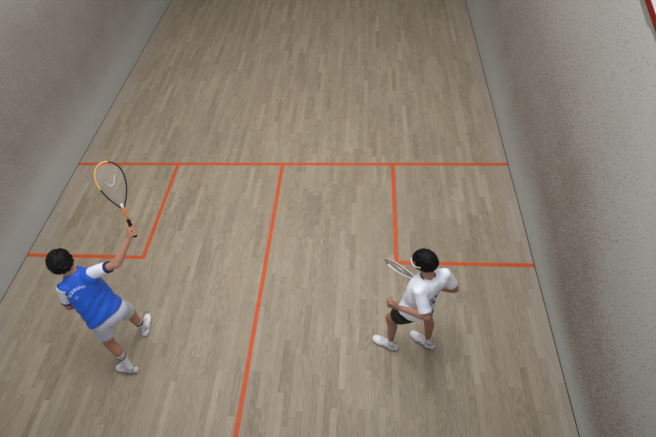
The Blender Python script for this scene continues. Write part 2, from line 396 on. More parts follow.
def build_hair(J, par, seed, thick=0.026, n_lock=620):
    """short thick hair: a shell that leaves the face and ears free, and many short locks"""
    H = V(J['head']); hf, hr, hu = J['hf'], J['hr'], J['hu']
    C = H+hu*0.012-hf*0.008; rad = (0.074, 0.093, 0.088)
    rnd = random.Random(seed)
    def cover(x, y, z):
        # x right, y front, z up on the unit sphere: 1 where there is hair
        front = 0.30 + 0.10*math.sin(x*9+seed)            # fringe line on the forehead
        lim = -0.72 if y < -0.15 else (-0.72+(y+0.15)*1.5 if y < 0.45 else front-0.12)
        if y > 0.35: lim = max(lim, front)
        return max(0.0, min(1.0, (z-lim)*7))
    bm = bmesh.new(); bmesh.ops.create_icosphere(bm, subdivisions=5, radius=1.0)
    for v in bm.verts:
        x, y, z = v.co; c = cover(x, y, z)
        nz = noise.noise(V((x, y, z))*3.2+V((seed, 0, 0)))*0.5+noise.noise(V((x, y, z))*9+V((0, seed, 0)))*0.3
        t = -0.012 + c*(0.012+thick*(1+nz*0.9)*(0.65+0.35*max(z, 0)+0.85*max(-y, 0)))
        v.co = C + hr*x*(rad[0]+t) + hf*y*(rad[1]+t) + hu*z*(rad[2]+t)
    hair = frombm('hair', bm, M['hair'], par)
    bm = bmesh.new(); k = 0
    while k < n_lock:
        x, y, z = [rnd.gauss(0, 1) for _ in range(3)]; l = math.sqrt(x*x+y*y+z*z); x, y, z = x/l, y/l, z/l
        if cover(x, y, z) < 0.7: continue
        k += 1
        nrm = (hr*x+hf*y+hu*z).normalized(); base = C + hr*x*(rad[0]+thick*0.75) + hf*y*(rad[1]+thick*0.75) + hu*z*(rad[2]+thick*0.75)
        crown = -hf*0.45+hu*0.89
        dr = nrm-crown*nrm.dot(crown); dr = (dr.normalized() if dr.length > 0.1 else hr) ; dr = dr + V([rnd.gauss(0, .28) for _ in range(3)]); dr = (dr-nrm*dr.dot(nrm)).normalized()
        Ln = rnd.uniform(0.026, 0.046)
        lf = rnd.uniform(0.0, 0.009); pts = [base-nrm*0.003, base+dr*Ln*0.5+nrm*(0.001+lf*0.6), base+dr*Ln+nrm*(-0.006+lf)]
        tube(bm, pts, [0.0052, 0.0042, 0.0008], 5)
    return frombm('hair_lock', bm, M['hair'], hair)

def rcut(bm, lay, co, no, reg, new):
    """bisect inside reg (a function of a point) and mark the far side with the group new"""
    co, no = V(co), unit(no)
    fs = [f for f in bm.faces if reg(f.calc_center_median())]
    g = set(fs)
    for f in fs: g.update(f.verts); g.update(f.edges)
    bmesh.ops.bisect_plane(bm, geom=list(g), dist=1e-5, plane_co=co, plane_no=no)
    for f in bm.faces:
        c = f.calc_center_median()
        if reg(c) and (c-co).dot(no) > 0: f[lay] = new

def cloth(prims, vox, cuts, it, disp, parts, par, thick=0.0035, hook=None):
    """prims fill a bmesh; cuts list (co, no, region, group) - group -1 removes; parts: group -> (name, material, parent key)"""
    bm = bmesh.new(); prims(bm); vs, fs = remesh(bm, vox); vs = relax(vs, fs, it)
    n = normals(vs, fs)
    if disp: vs = vs + n*np.array([disp(V(v)) for v in vs])[:,None]
    if hook: vs = hook(vs, n)
    bm = bmesh.new(); bv = [bm.verts.new(v) for v in vs]; lay = bm.faces.layers.int.new('g')
    for f in fs: bm.faces.new([bv[i] for i in f])
    bmesh.ops.recalc_face_normals(bm, faces=bm.faces[:])
    for c in cuts: rcut(bm, lay, *c)
    bm.verts.index_update()
    allv = [v.co.copy() for v in bm.verts]; out = {}; tree_f = []
    groups = {}
    for f in bm.faces:
        groups.setdefault(f[lay], []).append([v.index for v in f.verts])
        if f[lay] >= 0: tree_f.append([v.index for v in f.verts])
    bm.free()
    for gk, (name, m, pk) in parts.items():
        fl = groups.get(gk, []); used = sorted({i for f in fl for i in f}); mp = {i: k for k, i in enumerate(used)}
        if not fl: continue
        o = fromnp(name, [allv[i] for i in used], [[mp[i] for i in f] for f in fl], m, out[pk] if pk is not None else par)
        md = o.modifiers.new('thickness', 'SOLIDIFY'); md.thickness = thick; md.offset = 1.0 if gk in getattr(cloth, 'out', ()) else -1.0
        out[gk] = o
    return out, BVHTree.FromPolygons(allv, tree_f)

# ------------------------------------------------------------------ shoes and socks
def shoe(par, an, td, zoff, m_up, m_panel, Ln=0.285, pitch=0.0):
    """an = ankle joint, td = horizontal toe direction"""
    td = unit((td[0], td[1], 0)); sd = V((td.y, -td.x, 0)); U = V((0, 0, 1))
    A = V((an[0], an[1], 0))
    def P(a, b, c): return A + td*a + sd*b + U*c     # a along from ankle
    h0 = -0.072; L = Ln
    prof = [(-0.078, 0.026, 0.070), (-0.060, 0.037, 0.098), (-0.02, 0.041, 0.108), (0.02, 0.043, 0.112), (0.05, 0.045, 0.102), (0.09, 0.050, 0.080), (0.14, 0.052, 0.064), (0.178, 0.045, 0.054), (0.205, 0.028, 0.042)]
    k = L/0.285
    bm = bmesh.new(); rs = []
    for a, w, h in prof:
        r = []
        for q in range(24):
            t = 2*PI*q/24; c, s = math.cos(t), math.sin(t)
            x = w*math.copysign(abs(c)**0.8, c); zc = 0.018; z = zc + (h-zc)*max(s, 0)**0.85 if s > 0 else zc*(1+s*0.2)
            if s > 0: x *= (1-0.42*s*s if a > -0.06 else 1-0.25*s*s)
            r.append(P(a*k, x*k*0.98, z))
        rs.append(r)
    rings(bm, rs)
    bm2 = bm; vs, fs = remesh(bm2, 0.004); vs = relax(vs, fs, 10)
    up = fromnp('shoe', vs, fs, m_up, par)
    # sole
    def outline(gr):
        pts = []
        N = 40
        for q in range(N):
            t = 2*PI*q/N; a = -math.cos(t); b = math.sin(t)
            aa = 0.0645 + a*0.1425*k
            wd = 0.048 + 0.006*a - 0.008*math.exp(-((a+0.15)/0.3)**2)
            pts.append((aa*1.0, (wd*k+gr)*math.copysign(abs(b)**0.72, b)))
        return pts
    bm = bmesh.new()
    rings(bm, [[P(a, b, z) for a, b in outline(g)] for z, g in ((0.0045, 0.0), (0.010, 0.003), (0.022, 0.002), (0.026, -0.004))])
    frombm('midsole', bm, M['sole_white'], up)
    bm = bmesh.new(); rings(bm, [[P(a, b, z) for a, b in outline(g)] for z, g in ((0.0005, -0.002), (0.0045, 0.0035), (0.010, 0.0045), (0.0115, -0.001))])
    frombm('outsole', bm, M['sole_dark'], up)
    # laces over the instep and side panels
    bt = BVHTree.FromPolygons([V(v) for v in vs], fs)
    def onto(a, b, lift):
        h = bt.ray_cast(P(a, b, 0.3), V((0, 0, -1)))
        return (h[0]+U*lift) if h[0] else P(a, b, 0.06)
    bm = bmesh.new()
    for q in range(5):
        a = 0.045+q*0.018
        tube(bm, [onto(a+abs(t)*0.1, t, 0.001) for t in (-0.02, -0.01, 0.0, 0.01, 0.02)], 0.0026, 6)
        if q < 4: tube(bm, [onto(a+0.018*(t+0.02)/0.04, t, 0.002) for t in (-0.018, -0.006, 0.006, 0.018)], 0.0022, 6)
    frombm('laces', bm, M['lace'], up)
    bm = bmesh.new()
    tube(bm, [V((A.x, A.y, 0))+td*(-0.012+0.043*math.cos(2*PI*q/24))+sd*0.034*math.sin(2*PI*q/24)+U*(0.106+0.010*math.cos(2*PI*q/24)) for q in range(24)], 0.007, 8, closed=True)
    frombm('shoe_collar', bm, M['collar_grey'], up)
    for s in (1, -1):
        for pa in ([(-0.01, .050), (0.03, .030), (0.045, .026), (0.01, .060)], [(0.045, .055), (0.085, .024), (0.105, .022), (0.065, .056)], [(-0.065, .055), (-0.072, .028), (-0.045, .028), (-0.045, .060)]):
            bm = bmesh.new(); g = []
            for i in range(7):
                row = []
                for j in range(7):
                    u, v_ = i/6, j/6
                    a = (pa[0][0]*(1-u)+pa[1][0]*u)*(1-v_)+(pa[3][0]*(1-u)+pa[2][0]*u)*v_; z = (pa[0][1]*(1-u)+pa[1][1]*u)*(1-v_)+(pa[3][1]*(1-u)+pa[2][1]*u)*v_
                    h = bt.ray_cast(P(a, s*0.12, z), -sd*s)
                    p = h[0] if h[0] else P(a, s*0.035, z)
                    row.append((p+sd*s*0.0016, p-sd*s*0.002))
                g.append(row)
            tp = [[bm.verts.new(c[0]) for c in r] for r in g]; bo = [[bm.verts.new(c[1]) for c in r] for r in g]
            for i in range(6):
                for j in range(6):
                    bm.faces.new((tp[i][j], tp[i+1][j], tp[i+1][j+1], tp[i][j+1])); bm.faces.new((bo[i][j+1], bo[i+1][j+1], bo[i+1][j], bo[i][j]))
                    if i == 0: bm.faces.new((tp[0][j], tp[0][j+1], bo[0][j+1], bo[0][j]))
                    if i == 5: bm.faces.new((tp[6][j+1], tp[6][j], bo[6][j], bo[6][j+1]))
                    if j == 0: bm.faces.new((tp[i+1][0], tp[i][0], bo[i][0], bo[i+1][0]))
                    if j == 5: bm.faces.new((tp[i][6], tp[i+1][6], bo[i+1][6], bo[i][6]))
            frombm('side_panel', bm, m_panel, up)
    return up

def sock(par, kn, an, td, top, stripes):
    kn, an, td = V(kn), V(an), unit(td); sh = unit(an-kn); bk = unit(-(td-sh*td.dot(sh)))
    def cr(t):  # centre and radius on the shin, t 0 knee - 1 ankle
        tt = [0.0, 0.30, 0.55, 0.85, 1.0, 1.12]; rr = [0.050, 0.055, 0.046, 0.036, 0.0385, 0.040]; bb = [0, .016, .008, 0, 0, 0]
        return lerp(kn, an, t)+bk*float(np.interp(t, tt, bb)), float(np.interp(t, tt, rr))
    def band(t0, t1, ex, name, m, par):
        bm = bmesh.new(); out = []
        N = 12; u, w = perp(sh)
        seq = [(t0+(t1-t0)*i/N, ex) for i in range(N+1)] + [(t1-(t1-t0)*i/N, ex-0.006) for i in range(N+1)]
        for t, e in seq:
            c, r = cr(t); r += e+(0.0012*math.sin(t*120) if name == 'sock' else 0)
            out.append([c+(u*math.cos(2*PI*k/24)+w*math.sin(2*PI*k/24))*r for k in range(24)])
        rings(bm, out, closed=True); return frombm(name, bm, m, par)
    s = band(top, 1.12, 0.0, 'sock', M['sock'], par)
    for a, b in stripes: band(a, b, 0.0028, 'sock_stripe', M['stripe'], s)
    return s

# ------------------------------------------------------------------ racket
def racket(name, butt, tip, nrm, style, label, cat):
    butt, tip = V(butt), V(tip); a = unit(tip-butt); n = unit(V(nrm)-a*V(nrm).dot(a)); s = a.cross(n).normalized()
    root = bpy.data.objects.new(name, None); COL.objects.link(root); root.location = butt; root['label'] = label; root['category'] = cat
    bpy.context.view_layer.update()
    T = (tip-butt).length
    def P(x, y, z=0.0): return butt+s*x+a*y+n*z
    y0 = T*0.405; Wd = 0.104; Lh = T-y0-0.006
    def half(t):   # t 0 throat .. 1 tip: half width of a teardrop head
        return Wd*(math.sin(PI*min(1, t**0.82)*0.5)**1.05 if t < 0.66 else 1.0)*(1.0 if t < 0.66 else math.sqrt(max(0.0, 1-((t-0.66)/0.34)**2.0)))
    def hw(t):
        if t < 0.66: return 0.010+(Wd-0.010)*math.sin(PI/2*(t/0.66)**0.92)
        return Wd*math.sqrt(max(0.0, 1-((t-0.66)/0.34)**2))
    ts = [i/20*0.66 for i in range(20)]+[0.66+0.34*math.sin(PI/2*i/16) for i in range(17)]
    right = [(hw(t), y0+Lh*t) for t in ts]; loop = right+[(-x, y) for x, y in right[::-1][1:]]
    bm = bmesh.new(); tube(bm, [P(x, y) for x, y in loop], 0.0062, 8, closed=True, flat=n)
    mats = [M['frame_black'], M['frame_gold']] if style == 'gold' else [M['frame_white'], M['bumper_grey']]
    fr = frombm('racket_frame', bm, mats, root)
    for p in fr.data.polygons:
        c = (p.center+(butt if False else V((0,0,0)))) - butt
        x, y = c.dot(s), c.dot(a)
        t = (y-y0)/Lh
        if style == 'gold': p.material_index = 1 if (x < -0.01 and t > 0.50) or (t > 0.93 and x < 0.03) else 0
        else: p.material_index = 1 if t > 0.965 else 0
    bm = bmesh.new()
    for i in range(-7, 8):
        x = i*0.0125; ok = [t for t in [k/200 for k in range(1, 200)] if hw(t) > abs(x)+0.004]
        if ok: tube(bm, [P(x, y0+Lh*ok[0], 0.0008), P(x, y0+Lh*ok[-1], 0.0008)], 0.00085, 5)
    for j in range(5, 31):
        t = j/32
        if hw(t) > 0.015: tube(bm, [P(-hw(t), y0+Lh*t, -0.0008), P(hw(t), y0+Lh*t, -0.0008)], 0.00085, 5)
    st = frombm('strings', bm, M['string_pale'] if style == 'gold' else M['string_grey'], root)
    # painted mark on the strings
    bm = bmesh.new()
    for sg in ((1, -1) if style != 'gold' else (1,)):
        pts = [(-0.050*sg, y0+Lh*0.56), (-0.030*sg, y0+Lh*0.47), (0.0, y0+Lh*0.50), (0.020*sg, y0+Lh*0.62), (0.050*sg, y0+Lh*0.72)]
        if style == 'gold': pts = [(-0.045, y0+Lh*0.62), (-0.02, y0+Lh*0.50), (0.01, y0+Lh*0.53), (0.035, y0+Lh*0.66), (0.05, y0+Lh*0.70)]
        tube(bm, [P(x, y, 0.0005) for x, y in pts], [0.0012, 0.0035, 0.0045, 0.0035, 0.0012], 6)
    frombm('string_mark', bm, M['stencil'], st)
    # throat piece, shaft, grip, butt cap
    bm = bmesh.new()
    tube(bm, [P(0.0, y0-0.004), P(0, y0+0.02), P(0, y0+0.040)], [0.011, 0.013, 0.006], 10); frombm('throat', bm, M['stencil'] if style == 'gold' else M['frame_white'], root)
    gl = T*0.245
    bm = bmesh.new(); tube(bm, [P(0, gl-0.01), P(0, gl+0.03), P(0, y0-0.02), P(0, y0+0.006)], [0.0105, 0.0100, 0.0115, 0.0125], 12)
    frombm('shaft', bm, M['orange'] if style == 'gold' else M['frame_white'], root)
    bm = bmesh.new()
    pts = [P(0, 0.012+(gl-0.012)*i/60) for i in range(61)]
    tube(bm, pts, [0.0150+0.0007*math.sin(i*1.3) for i in range(61)], 14); gp = frombm('grip', bm, M['grip_black'], root)
    bm = bmesh.new(); tube(bm, [P(0, 0.0), P(0, 0.004), P(0, 0.012), P(0, 0.020)], [0.013, 0.0175, 0.0178, 0.0155], 14); frombm('butt_cap', bm, M['grip_black'], root)
    return root, a, n, s

def lie_on(tree, polys_by_vert, origin, ax, ay, direction, lift):
    out = []
    for x, y in polys_by_vert:
        o = origin+ax*x+ay*y - direction*0.4
        h = tree.ray_cast(o, direction)
        out.append((h[0]+h[1]*lift) if h[0] is not None else origin+ax*x+ay*y)
    return out

def glyph_mesh(text, size):
    cu = bpy.data.curves.new('t', 'FONT'); cu.body = text; cu.size = size; cu.align_x = 'CENTER'; cu.resolution_u = 3; cu.offset = size*0.02
    o = bpy.data.objects.new('t', cu); COL.objects.link(o); dg = bpy.context.evaluated_depsgraph_get()
    me = bpy.data.meshes.new_from_object(o.evaluated_get(dg)); vs = [v.co.xy.copy() for v in me.vertices]; fs = [tuple(p.vertices) for p in me.polygons]
    bpy.data.objects.remove(o); bpy.data.curves.remove(cu); bpy.data.meshes.remove(me); return vs, fs

def root_person(name, loc, label):
    o = bpy.data.objects.new(name, None); COL.objects.link(o); o.location = loc; o['label'] = label; o['category'] = 'person'
    bpy.context.view_layer.update(); return o

def axes(J):
    J['f'] = unit(J['f']); J['r'] = J['f'].cross(V((0,0,1))).normalized()
    J['hf'] = unit(J['hf']); J['hr'] = J['hf'].cross(V(J.get('hup', (0,0,1)))).normalized(); J['hu'] = J['hr'].cross(J['hf']).normalized()
    up = unit(V(J['neck'])-V(J['pel'])); J['up'] = up; J['tf'] = unit(J['f']-up*J['f'].dot(up)); J['tr_'] = J['tf'].cross(up).normalized()

def torso_shell(bm, J, g, loose, hem, side=0.0, flare=0.0):
    """loose shirt volume; hem = distance below the pelvis point"""
    up, f2, r2 = J['up'], J['tf'], J['tr_']; pel, neck = V(J['pel']), V(J['neck']); L = (neck-pel).length
    def sec(t, w, d, fo=0.0):
        c = pel+up*L*t+f2*fo+r2*side*max(0.0, 1-abs(t-0.3)); w += flare*max(0.0, 1-max(t, -0.2)*1.6)
        return [c + r2*w*math.copysign(abs(math.cos(2*PI*k/28))**0.9, math.cos(2*PI*k/28)) + f2*d*math.copysign(abs(math.sin(2*PI*k/28))**0.9, math.sin(2*PI*k/28)) for k in range(28)]
    rings(bm, [sec(t, w+loose, d+loose, fo) for t, w, d, fo in ((-hem/L-0.08, .150, .115, .0), (-hem/L, .150, .115, .0), (0.1, .148, .110, .0), (0.35, .142, .105, .0), (0.62, .150, .108, .0), (0.80, .142, .100, -.008), (0.92, .112, .085, -.014), (1.00, .078, .074, -.014), (1.05, .064, .064, -.012))])
    for S in (J['shr'], J['shl']):
        S = V(S); capsule(bm, neck-up*0.035-f2*0.012, 0.060+g, S, 0.050+g); capsule(bm, neck-up*0.15-f2*0.01, 0.085+g, lerp(S, neck-up*0.16, 0.25), 0.075+g); capsule(bm, neck-up*0.10-f2*0.01, 0.07+g, lerp(S, neck-up*0.08, 0.3), 0.064+g); capsule(bm, pel+up*0.26-f2*0.01, 0.11, lerp(S, neck-up*0.14, 0.35), 0.078)

# ------------------------------------------------------------------ the room
def struct(name, bm, m, smooth=False, parent=None):
    o = frombm(name, bm, m, parent, smooth)
    if parent is None: o['kind'] = 'structure'
    return o
XW, YF, YB, ZC = 3.2, 5.465, -4.285, 5.7
bm = bmesh.new(); box(bm, (-XW-0.2, YB-0.15, -0.2), (XW+0.2, YF+0.2, 0.0)); fl = struct('floor', bm, M['floor'])
def strip(name, lo, hi, label, m=None, z=0.0012, par=None):
    bm = bmesh.new(); box(bm, (lo[0], lo[1], 0.0001), (hi[0], hi[1], z)); o = frombm(name, bm, m or M['line'], par or fl, False); o['label'] = label; return o
XL, XM, XR = -1.615, -0.022, 1.585
strip('short_line', (-XW, -0.025), (XW, 0.025), 'orange-red line painted across the whole width of the floor')
strip('half_court_line', (XM-0.025, YB), (XM+0.025, -0.0255), 'orange-red line running lengthwise down the middle of the floor')
strip('service_box_line', (XL-0.025, -1.675), (XL+0.025, -0.0255), 'lengthwise side of the left orange-red box beside the blue player')
strip('service_box_line', (-XW, -1.675), (XL-0.0255, -1.625), 'crosswise orange-red line behind the head of the blue player')
strip('service_box_line', (XR-0.025, -1.675), (XR+0.025, -0.0255), 'lengthwise side of the right orange-red box above the white racket')
strip('service_box_line', (XR+0.0255, -1.675), (XW, -1.625), 'crosswise orange-red line behind the head of the player in white')

def outz(y): return 2.866 + (y+1.2)*0.2405      # centre of the sloping out line
def slope_prism(bm, x0, x1, lo, hi, y0=YB, y1=YF, lo2=None):
    ys = [y0, y1]
    vs = [bm.verts.new((x, y, outz(y)+d)) for x in (x0, x1) for y in ys for d in (lo, hi)]
    for f in ((0,1,3,2),(4,6,7,5),(0,4,5,1),(2,3,7,6),(0,2,6,4),(1,5,7,3)): bm.faces.new([vs[i] for i in f])
for side, nm in ((-1, 'wall_left'), (1, 'wall_right')):
    bm = bmesh.new(); x0, x1 = sorted((side*XW, side*(XW+0.2)))
    box(bm, (x0, YB-0.15, 0.0), (x1, YF+0.2, ZC)); w = struct(nm, bm, M['wall_l'] if side < 0 else M['wall_r'])
    a, b = sorted((side*XW, side*(XW-0.004)))
    bm = bmesh.new()      # grey edge strip with a worn step in its lower edge
    pts = [(YB, -0.100), (-1.56, -0.100), (-1.36, -0.090), (-1.30, -0.118), (-1.10, -0.062+0.0), (0.5, -0.062), (YF, -0.062), (YF, -0.021), (YB, -0.021)]
    pts = [(YB, -0.055), (-1.50, -0.055), (-1.36, -0.062), (-1.30, -0.080), (-1.24, -0.078), (-1.07, -0.074), (YF, -0.074), (YF, -0.021), (YB, -0.021)]
    A = [bm.verts.new((a, y, outz(y)+d)) for y, d in pts]; B = [bm.verts.new((b, y, outz(y)+d)) for y, d in pts]
    bm.faces.new(A); bm.faces.new(B[::-1])
    for i in range(len(pts)): bm.faces.new((A[i], B[i], B[(i+1) % len(pts)], A[(i+1) % len(pts)]))
    o = frombm('edge_strip', bm, M['strip_grey'], w, False); o['label'] = 'grey band below the dark red line'
    a, b = sorted((side*XW, side*(XW-0.012)))
    bm = bmesh.new(); slope_prism(bm, a, b, -0.0205, 0.025); o = frombm('out_line', bm, M['outline'], w, False); o['label'] = 'dark red sloping line near the top of the wall'
    a, b = sorted((side*XW, side*(XW-0.006)))
    bm = bmesh.new(); vs = [bm.verts.new((x, y, z)) for x in (a, b) for y, z in ((YB, outz(YB)+0.0255), (YF, outz(YF)+0.0255), (YF, ZC-0.01), (YB, ZC-0.01))]
    bm.faces.new(vs[:4]); bm.faces.new(vs[4:][::-1])
    for i in range(4): bm.faces.new((vs[i], vs[4+i], vs[4+(i+1) % 4], vs[(i+1) % 4]))
    o = frombm('upper_panel', bm, M['upper_white'], w, False); o['label'] = 'white wall face above the dark red line'
    # thin dark strip that paints in the shade where floor and wall meet
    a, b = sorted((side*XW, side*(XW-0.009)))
    bm = bmesh.new(); box(bm, (a, YB, 0.0001), (b, YF, 0.0016)); o = struct('shade_strip_left' if side < 0 else 'shade_strip_right', bm, M['joint'])
bm = bmesh.new(); box(bm, (-XW-0.2, YF, 0.0), (XW+0.2, YF+0.2, ZC)); wf = struct('wall_front', bm, M['plaster'])
bm = bmesh.new(); box(bm, (-XW, YF-0.03, 0.0), (XW, YF-0.0005, 0.43)); struct('tin', bm, M['tin'], parent=wf)
for z in (0.43, 1.78, 4.57):
    bm = bmesh.new(); box(bm, (-XW+0.013, YF-(0.035 if z < 1 else 0.002), z), (XW-0.013, YF-0.0004, z+0.05)); struct('wall_line', bm, M['line'], parent=wf)
bm = bmesh.new(); box(bm, (-XW-0.2, YB-0.15, 0.0), (XW+0.2, YB, 2.13)); struct('wall_back', bm, M['plaster'])
bm = bmesh.new(); box(bm, (-XW-0.2, YB-0.15, ZC), (XW+0.2, YF+0.2, ZC+0.15)); struct('ceiling', bm, M['ceiling'])

# ceiling light fittings over the court (real lamps)
def em(name, col, st):
    m = bpy.data.materials.new(name); m.use_nodes = True; b = m.node_tree.nodes['Principled BSDF']
    b.inputs['Base Color'].default_value = (0.8, 0.8, 0.8, 1); b.inputs['Emission Color'].default_value = tuple(col)+(1,); b.inputs['Emission Strength'].default_value = st; return m
M['lamp'] = em('lamp_diffuser', (1.0, 0.96, 0.90), 2.0)
LIGHTS = [(-1.3, 3.4, 10), (1.3, 3.4, 12), (-1.3, 0.7, 42), (1.3, 0.7, 50), (-1.3, -2.2, 18), (0.7, -2.2, 88)]
for i, (x, y, pw) in enumerate(LIGHTS):
    root = bpy.data.objects.new('ceiling_light', None); COL.objects.link(root); root.location = (x, y, ZC)
    root['label'] = 'long white fluorescent fitting on the ceiling above the court'; root['category'] = 'ceiling light'; root['group'] = 'ceiling fittings above the court'
    bpy.context.view_layer.update()
    bm = bmesh.new(); box(bm, (x-0.20, y-0.75, ZC-0.07), (x+0.20, y+0.75, ZC-0.001)); frombm('housing', bm, M['fixture'], root, False)
    bm = bmesh.new(); box(bm, (x-0.17, y-0.72, ZC-0.078), (x+0.17, y+0.72, ZC-0.0705)); frombm('diffuser', bm, M['lamp'], root, False)
    ld = bpy.data.lights.new('lamp', 'AREA'); ld.shape = 'RECTANGLE'; ld.size = 0.9; ld.size_y = 1.8; ld.energy = pw; ld.color = (1.0, 0.965, 0.92) if y > -1 else (0.98, 0.985, 1.0)
    lo = bpy.data.objects.new('lamp', ld); COL.objects.link(lo); lo.location = (x, y, ZC-0.10)

# ------------------------------------------------------------------ player in blue
BJ = dict(pel=(-1.182,-2.828,0.905), neck=(-1.337,-2.663,1.375), head=(-1.368,-2.645,1.534), shr=(-1.145,-2.655,1.385), shl=(-1.381,-2.792,1.345),
          elr=(-0.898,-2.625,1.488), har=(-0.755,-2.445,1.708), ell=(-1.476,-2.835,1.065), hal=(-1.511,-2.683,0.880),
          hil=(-1.225,-2.893,0.895), knl=(-1.318,-2.950,0.520), anl=(-1.259,-3.060,0.100), hir=(-1.125,-2.765,0.895), knr=(-1.222,-2.622,0.500), anr=(-1.251,-2.618,0.100))
BJ['f'] = (-0.75, 0.66, 0); BJ['hf'] = (-0.55, 0.80, -0.30); axes(BJ)
BJ['tl'] = V((-0.98, 0.10, 0)); BJ['tr'] = V((-0.22, 0.97, 0))
butt, tip = V((-0.722,-2.453,1.648)), V((-0.846,-2.140,2.211))
CAM = V((1.20255362, -4.39836325, 4.52224587))
rk, ra, rn, rs_ = racket('squash_racket', butt, butt+(tip-butt).normalized()*0.668, unit(CAM-tip)+V((0.0,0.10,0)), 'gold',
                         'black and orange squash racket raised in the hand of the player in blue', 'racket')
G = butt+ra*0.062
elr = V(BJ['elr']); wr = G-(G-elr).normalized()*0.085 - ra*0.0; BJ['wr'] = wr; BJ['hcr'] = G
ell = V(BJ['ell']); hal = V(BJ['hal']); wl = ell+(hal-ell).normalized()*0.235; BJ['wl'] = wl; BJ['hcl'] = wl+(hal-ell).normalized()*0.09
p1 = root_person('person', (-1.27, -2.81, 0), 'dark-haired player in a blue sports shirt and pale shorts, right arm raised with a racket')
build_body(BJ, p1, M['skin'], lambda b: hand_grip(b, wr, G, ra), lambda b: hand_open(b, wl, hal-ell, (0.9, 0.2, 0.3), 1, 0.6))
build_hair(BJ, p1, 3, 0.022)
up, f2, r2 = BJ['up'], BJ['tf'], BJ['tr_']; pel, neck = V(BJ['pel']), V(BJ['neck'])
def prims(bm):
    torso_shell(bm, BJ, 0.004, 0.012, 0.06, -0.012, 0.022)
def disp(v):
    q = v-pel; h = q.dot(up); a = q.dot(r2); b = q.dot(f2)
    k = max(0.0, min(1.0, (0.38-h)/0.25))
    fo = math.sin((h*1.15-a*0.55)*62 + 2.2*noise.noise(v*6))*0.0035*k
    fo += noise.noise(v*11)*0.0045 + noise.noise(V((h*10, a*4, b*4)))*0.006*k
    return fo
S_, E_ = V(BJ['shr']), V(BJ['elr']); dR = unit(E_-S_); S2, E2 = V(BJ['shl']), V(BJ['ell']); dL = unit(E2-S2)
cuts = [(pel+up*0.030, -up+r2*0.12, lambda c: (c-pel).dot(up) < 0.08, -1),
        (neck+up*0.028, up, lambda c: ((c-neck)-up*(c-neck).dot(up)).length < 0.074 and (c-neck).dot(up) > -0.08, -1)]
jr, jt = cloth(prims, 0.007, cuts, 14, disp, {0: ('jersey', M['blue'], None)}, p1)
for S, d, E, a, seam, t1, t2, ra_, rb_ in ((S_, dR, E_, -0.012, dR+up*0.45, 0.58, 0.68, 0.0600, 0.050), (S2, dL, E2, -0.010, dL-r2*0.9-f2*0.0, 0.60, 0.70, 0.0600, 0.053)):
    def pr(bm):
        capsule(bm, S-d*0.02, ra_, lerp(S, E, 0.3), 0.056); capsule(bm, lerp(S, E, 0.3), 0.056, lerp(S, E, t2), rb_); capsule(bm, lerp(S, E, t2), rb_, lerp(S, E, t2+0.12), rb_)
    anyw = lambda c: True
    cloth(pr, 0.006, [(S+d*a, -V(seam), anyw, -1), (lerp(S, E, t1), d, anyw, 2), (lerp(S, E, t2), d, anyw, -1)], 8,
          lambda v: noise.noise(v*14)*0.003, {0: ('sleeve', M['white_cloth'], None), 2: ('cuff', M['navy'], 0)}, jr[0])
# arched lettering across the upper back
def place_glyphs(items, tree, origin, ax, ay, direction, m, name, par):
    V_, F_ = [], []
    for ch, size, x, y, rot in items:
        gv, gf = glyph_mesh(ch, size); c, s = math.cos(rot), math.sin(rot); b = len(V_)
        V_ += lie_on(tree, [(x+p.x*c-p.y*s, y+p.x*s+p.y*c) for p in gv], origin, ax, ay, direction, 0.0022); F_ += [tuple(i+b for i in f) for f in gf]
    o = fromnp(name, V_, F_, m, par, False); md = o.modifiers.new('t', 'SOLIDIFY'); md.thickness = 0.0015; md.offset = 0; return o
word = 'GONNAH'; items = []
Rr = 0.092
for i, ch in enumerate(word):
    an = math.radians(48-15.5*i); items.append((ch, 0.038, -math.sin(an)*Rr, math.cos(an)*Rr-Rr, an))
ctr = pel+up*0.418-r2*0.040
place_glyphs(items, jt, ctr-r2*0.012, r2, up, f2, M['letter'], 'lettering', jr[0])
place_glyphs([('1', 0.036, -0.048, -0.075, 0.1), ('I', 0.024, -0.030, -0.062, 0.3)], jt, ctr-r2*0.012, r2, up, f2, M['letter'], 'number', jr[0])
# shorts
def shorts(J, par, m, tl, tr, flare, low=0.10):
    hp = {1: (V(J['hir']), V(J['knr']), tr), -1: (V(J['hil']), V(J['knl']), tl)}; pel = V(J['pel']); up = J['up']
    def pr(bm):
        ellip(bm, pel+V((0,0,0.0)), (J['tr_'], J['tf'], up), (0.160, 0.118, 0.13))
        for s, (h, k, t) in hp.items():
            capsule(bm, h, 0.098, lerp(h, k, t), flare); capsule(bm, lerp(h, k, t), flare, lerp(h, k, t+0.12), flare)
    cs = [(pel+up*0.07, up, lambda c: (c-pel).dot(up) > 0.0, -1)]
    for s, (h, k, t) in hp.items():
        d = unit(k-h); o = V(J['hil']) if s > 0 else V(J['hir'])
        cs.append((lerp(h, k, t), d, (lambda c, h=h, k=k, t=t, o=o, d=d: (c-lerp(h, k, t)).length < (c-lerp(o, k*0+o-V((0,0,.2)), 1)).length+0.08 and (c-lerp(h, k, t+.06)).length < 0.16), -1))
    r, _ = cloth(pr, 0.007, cs, 10, lambda v: noise.noise(v*9)*0.006, {0: ('shorts', m, None)}, par)
    return r[0]
sb = shorts(BJ, p1, M['grey_shorts'], 0.53, 0.58, 0.094)
sock(p1, BJ['knl'], BJ['anl'], BJ['tl'], 0.46, [(0.49, 0.515), (0.57, 0.60)])
sock(p1, BJ['knr'], BJ['anr'], BJ['tr'], 0.52, [(0.55, 0.585), (0.625, 0.66)])
shoe(p1, BJ['anl'], BJ['tl'], 0, M['shoe_white'], M['shoe_panel'], 0.255)
shoe(p1, BJ['anr'], BJ['tr'], 0, M['shoe_white'], M['shoe_panel'], 0.27)

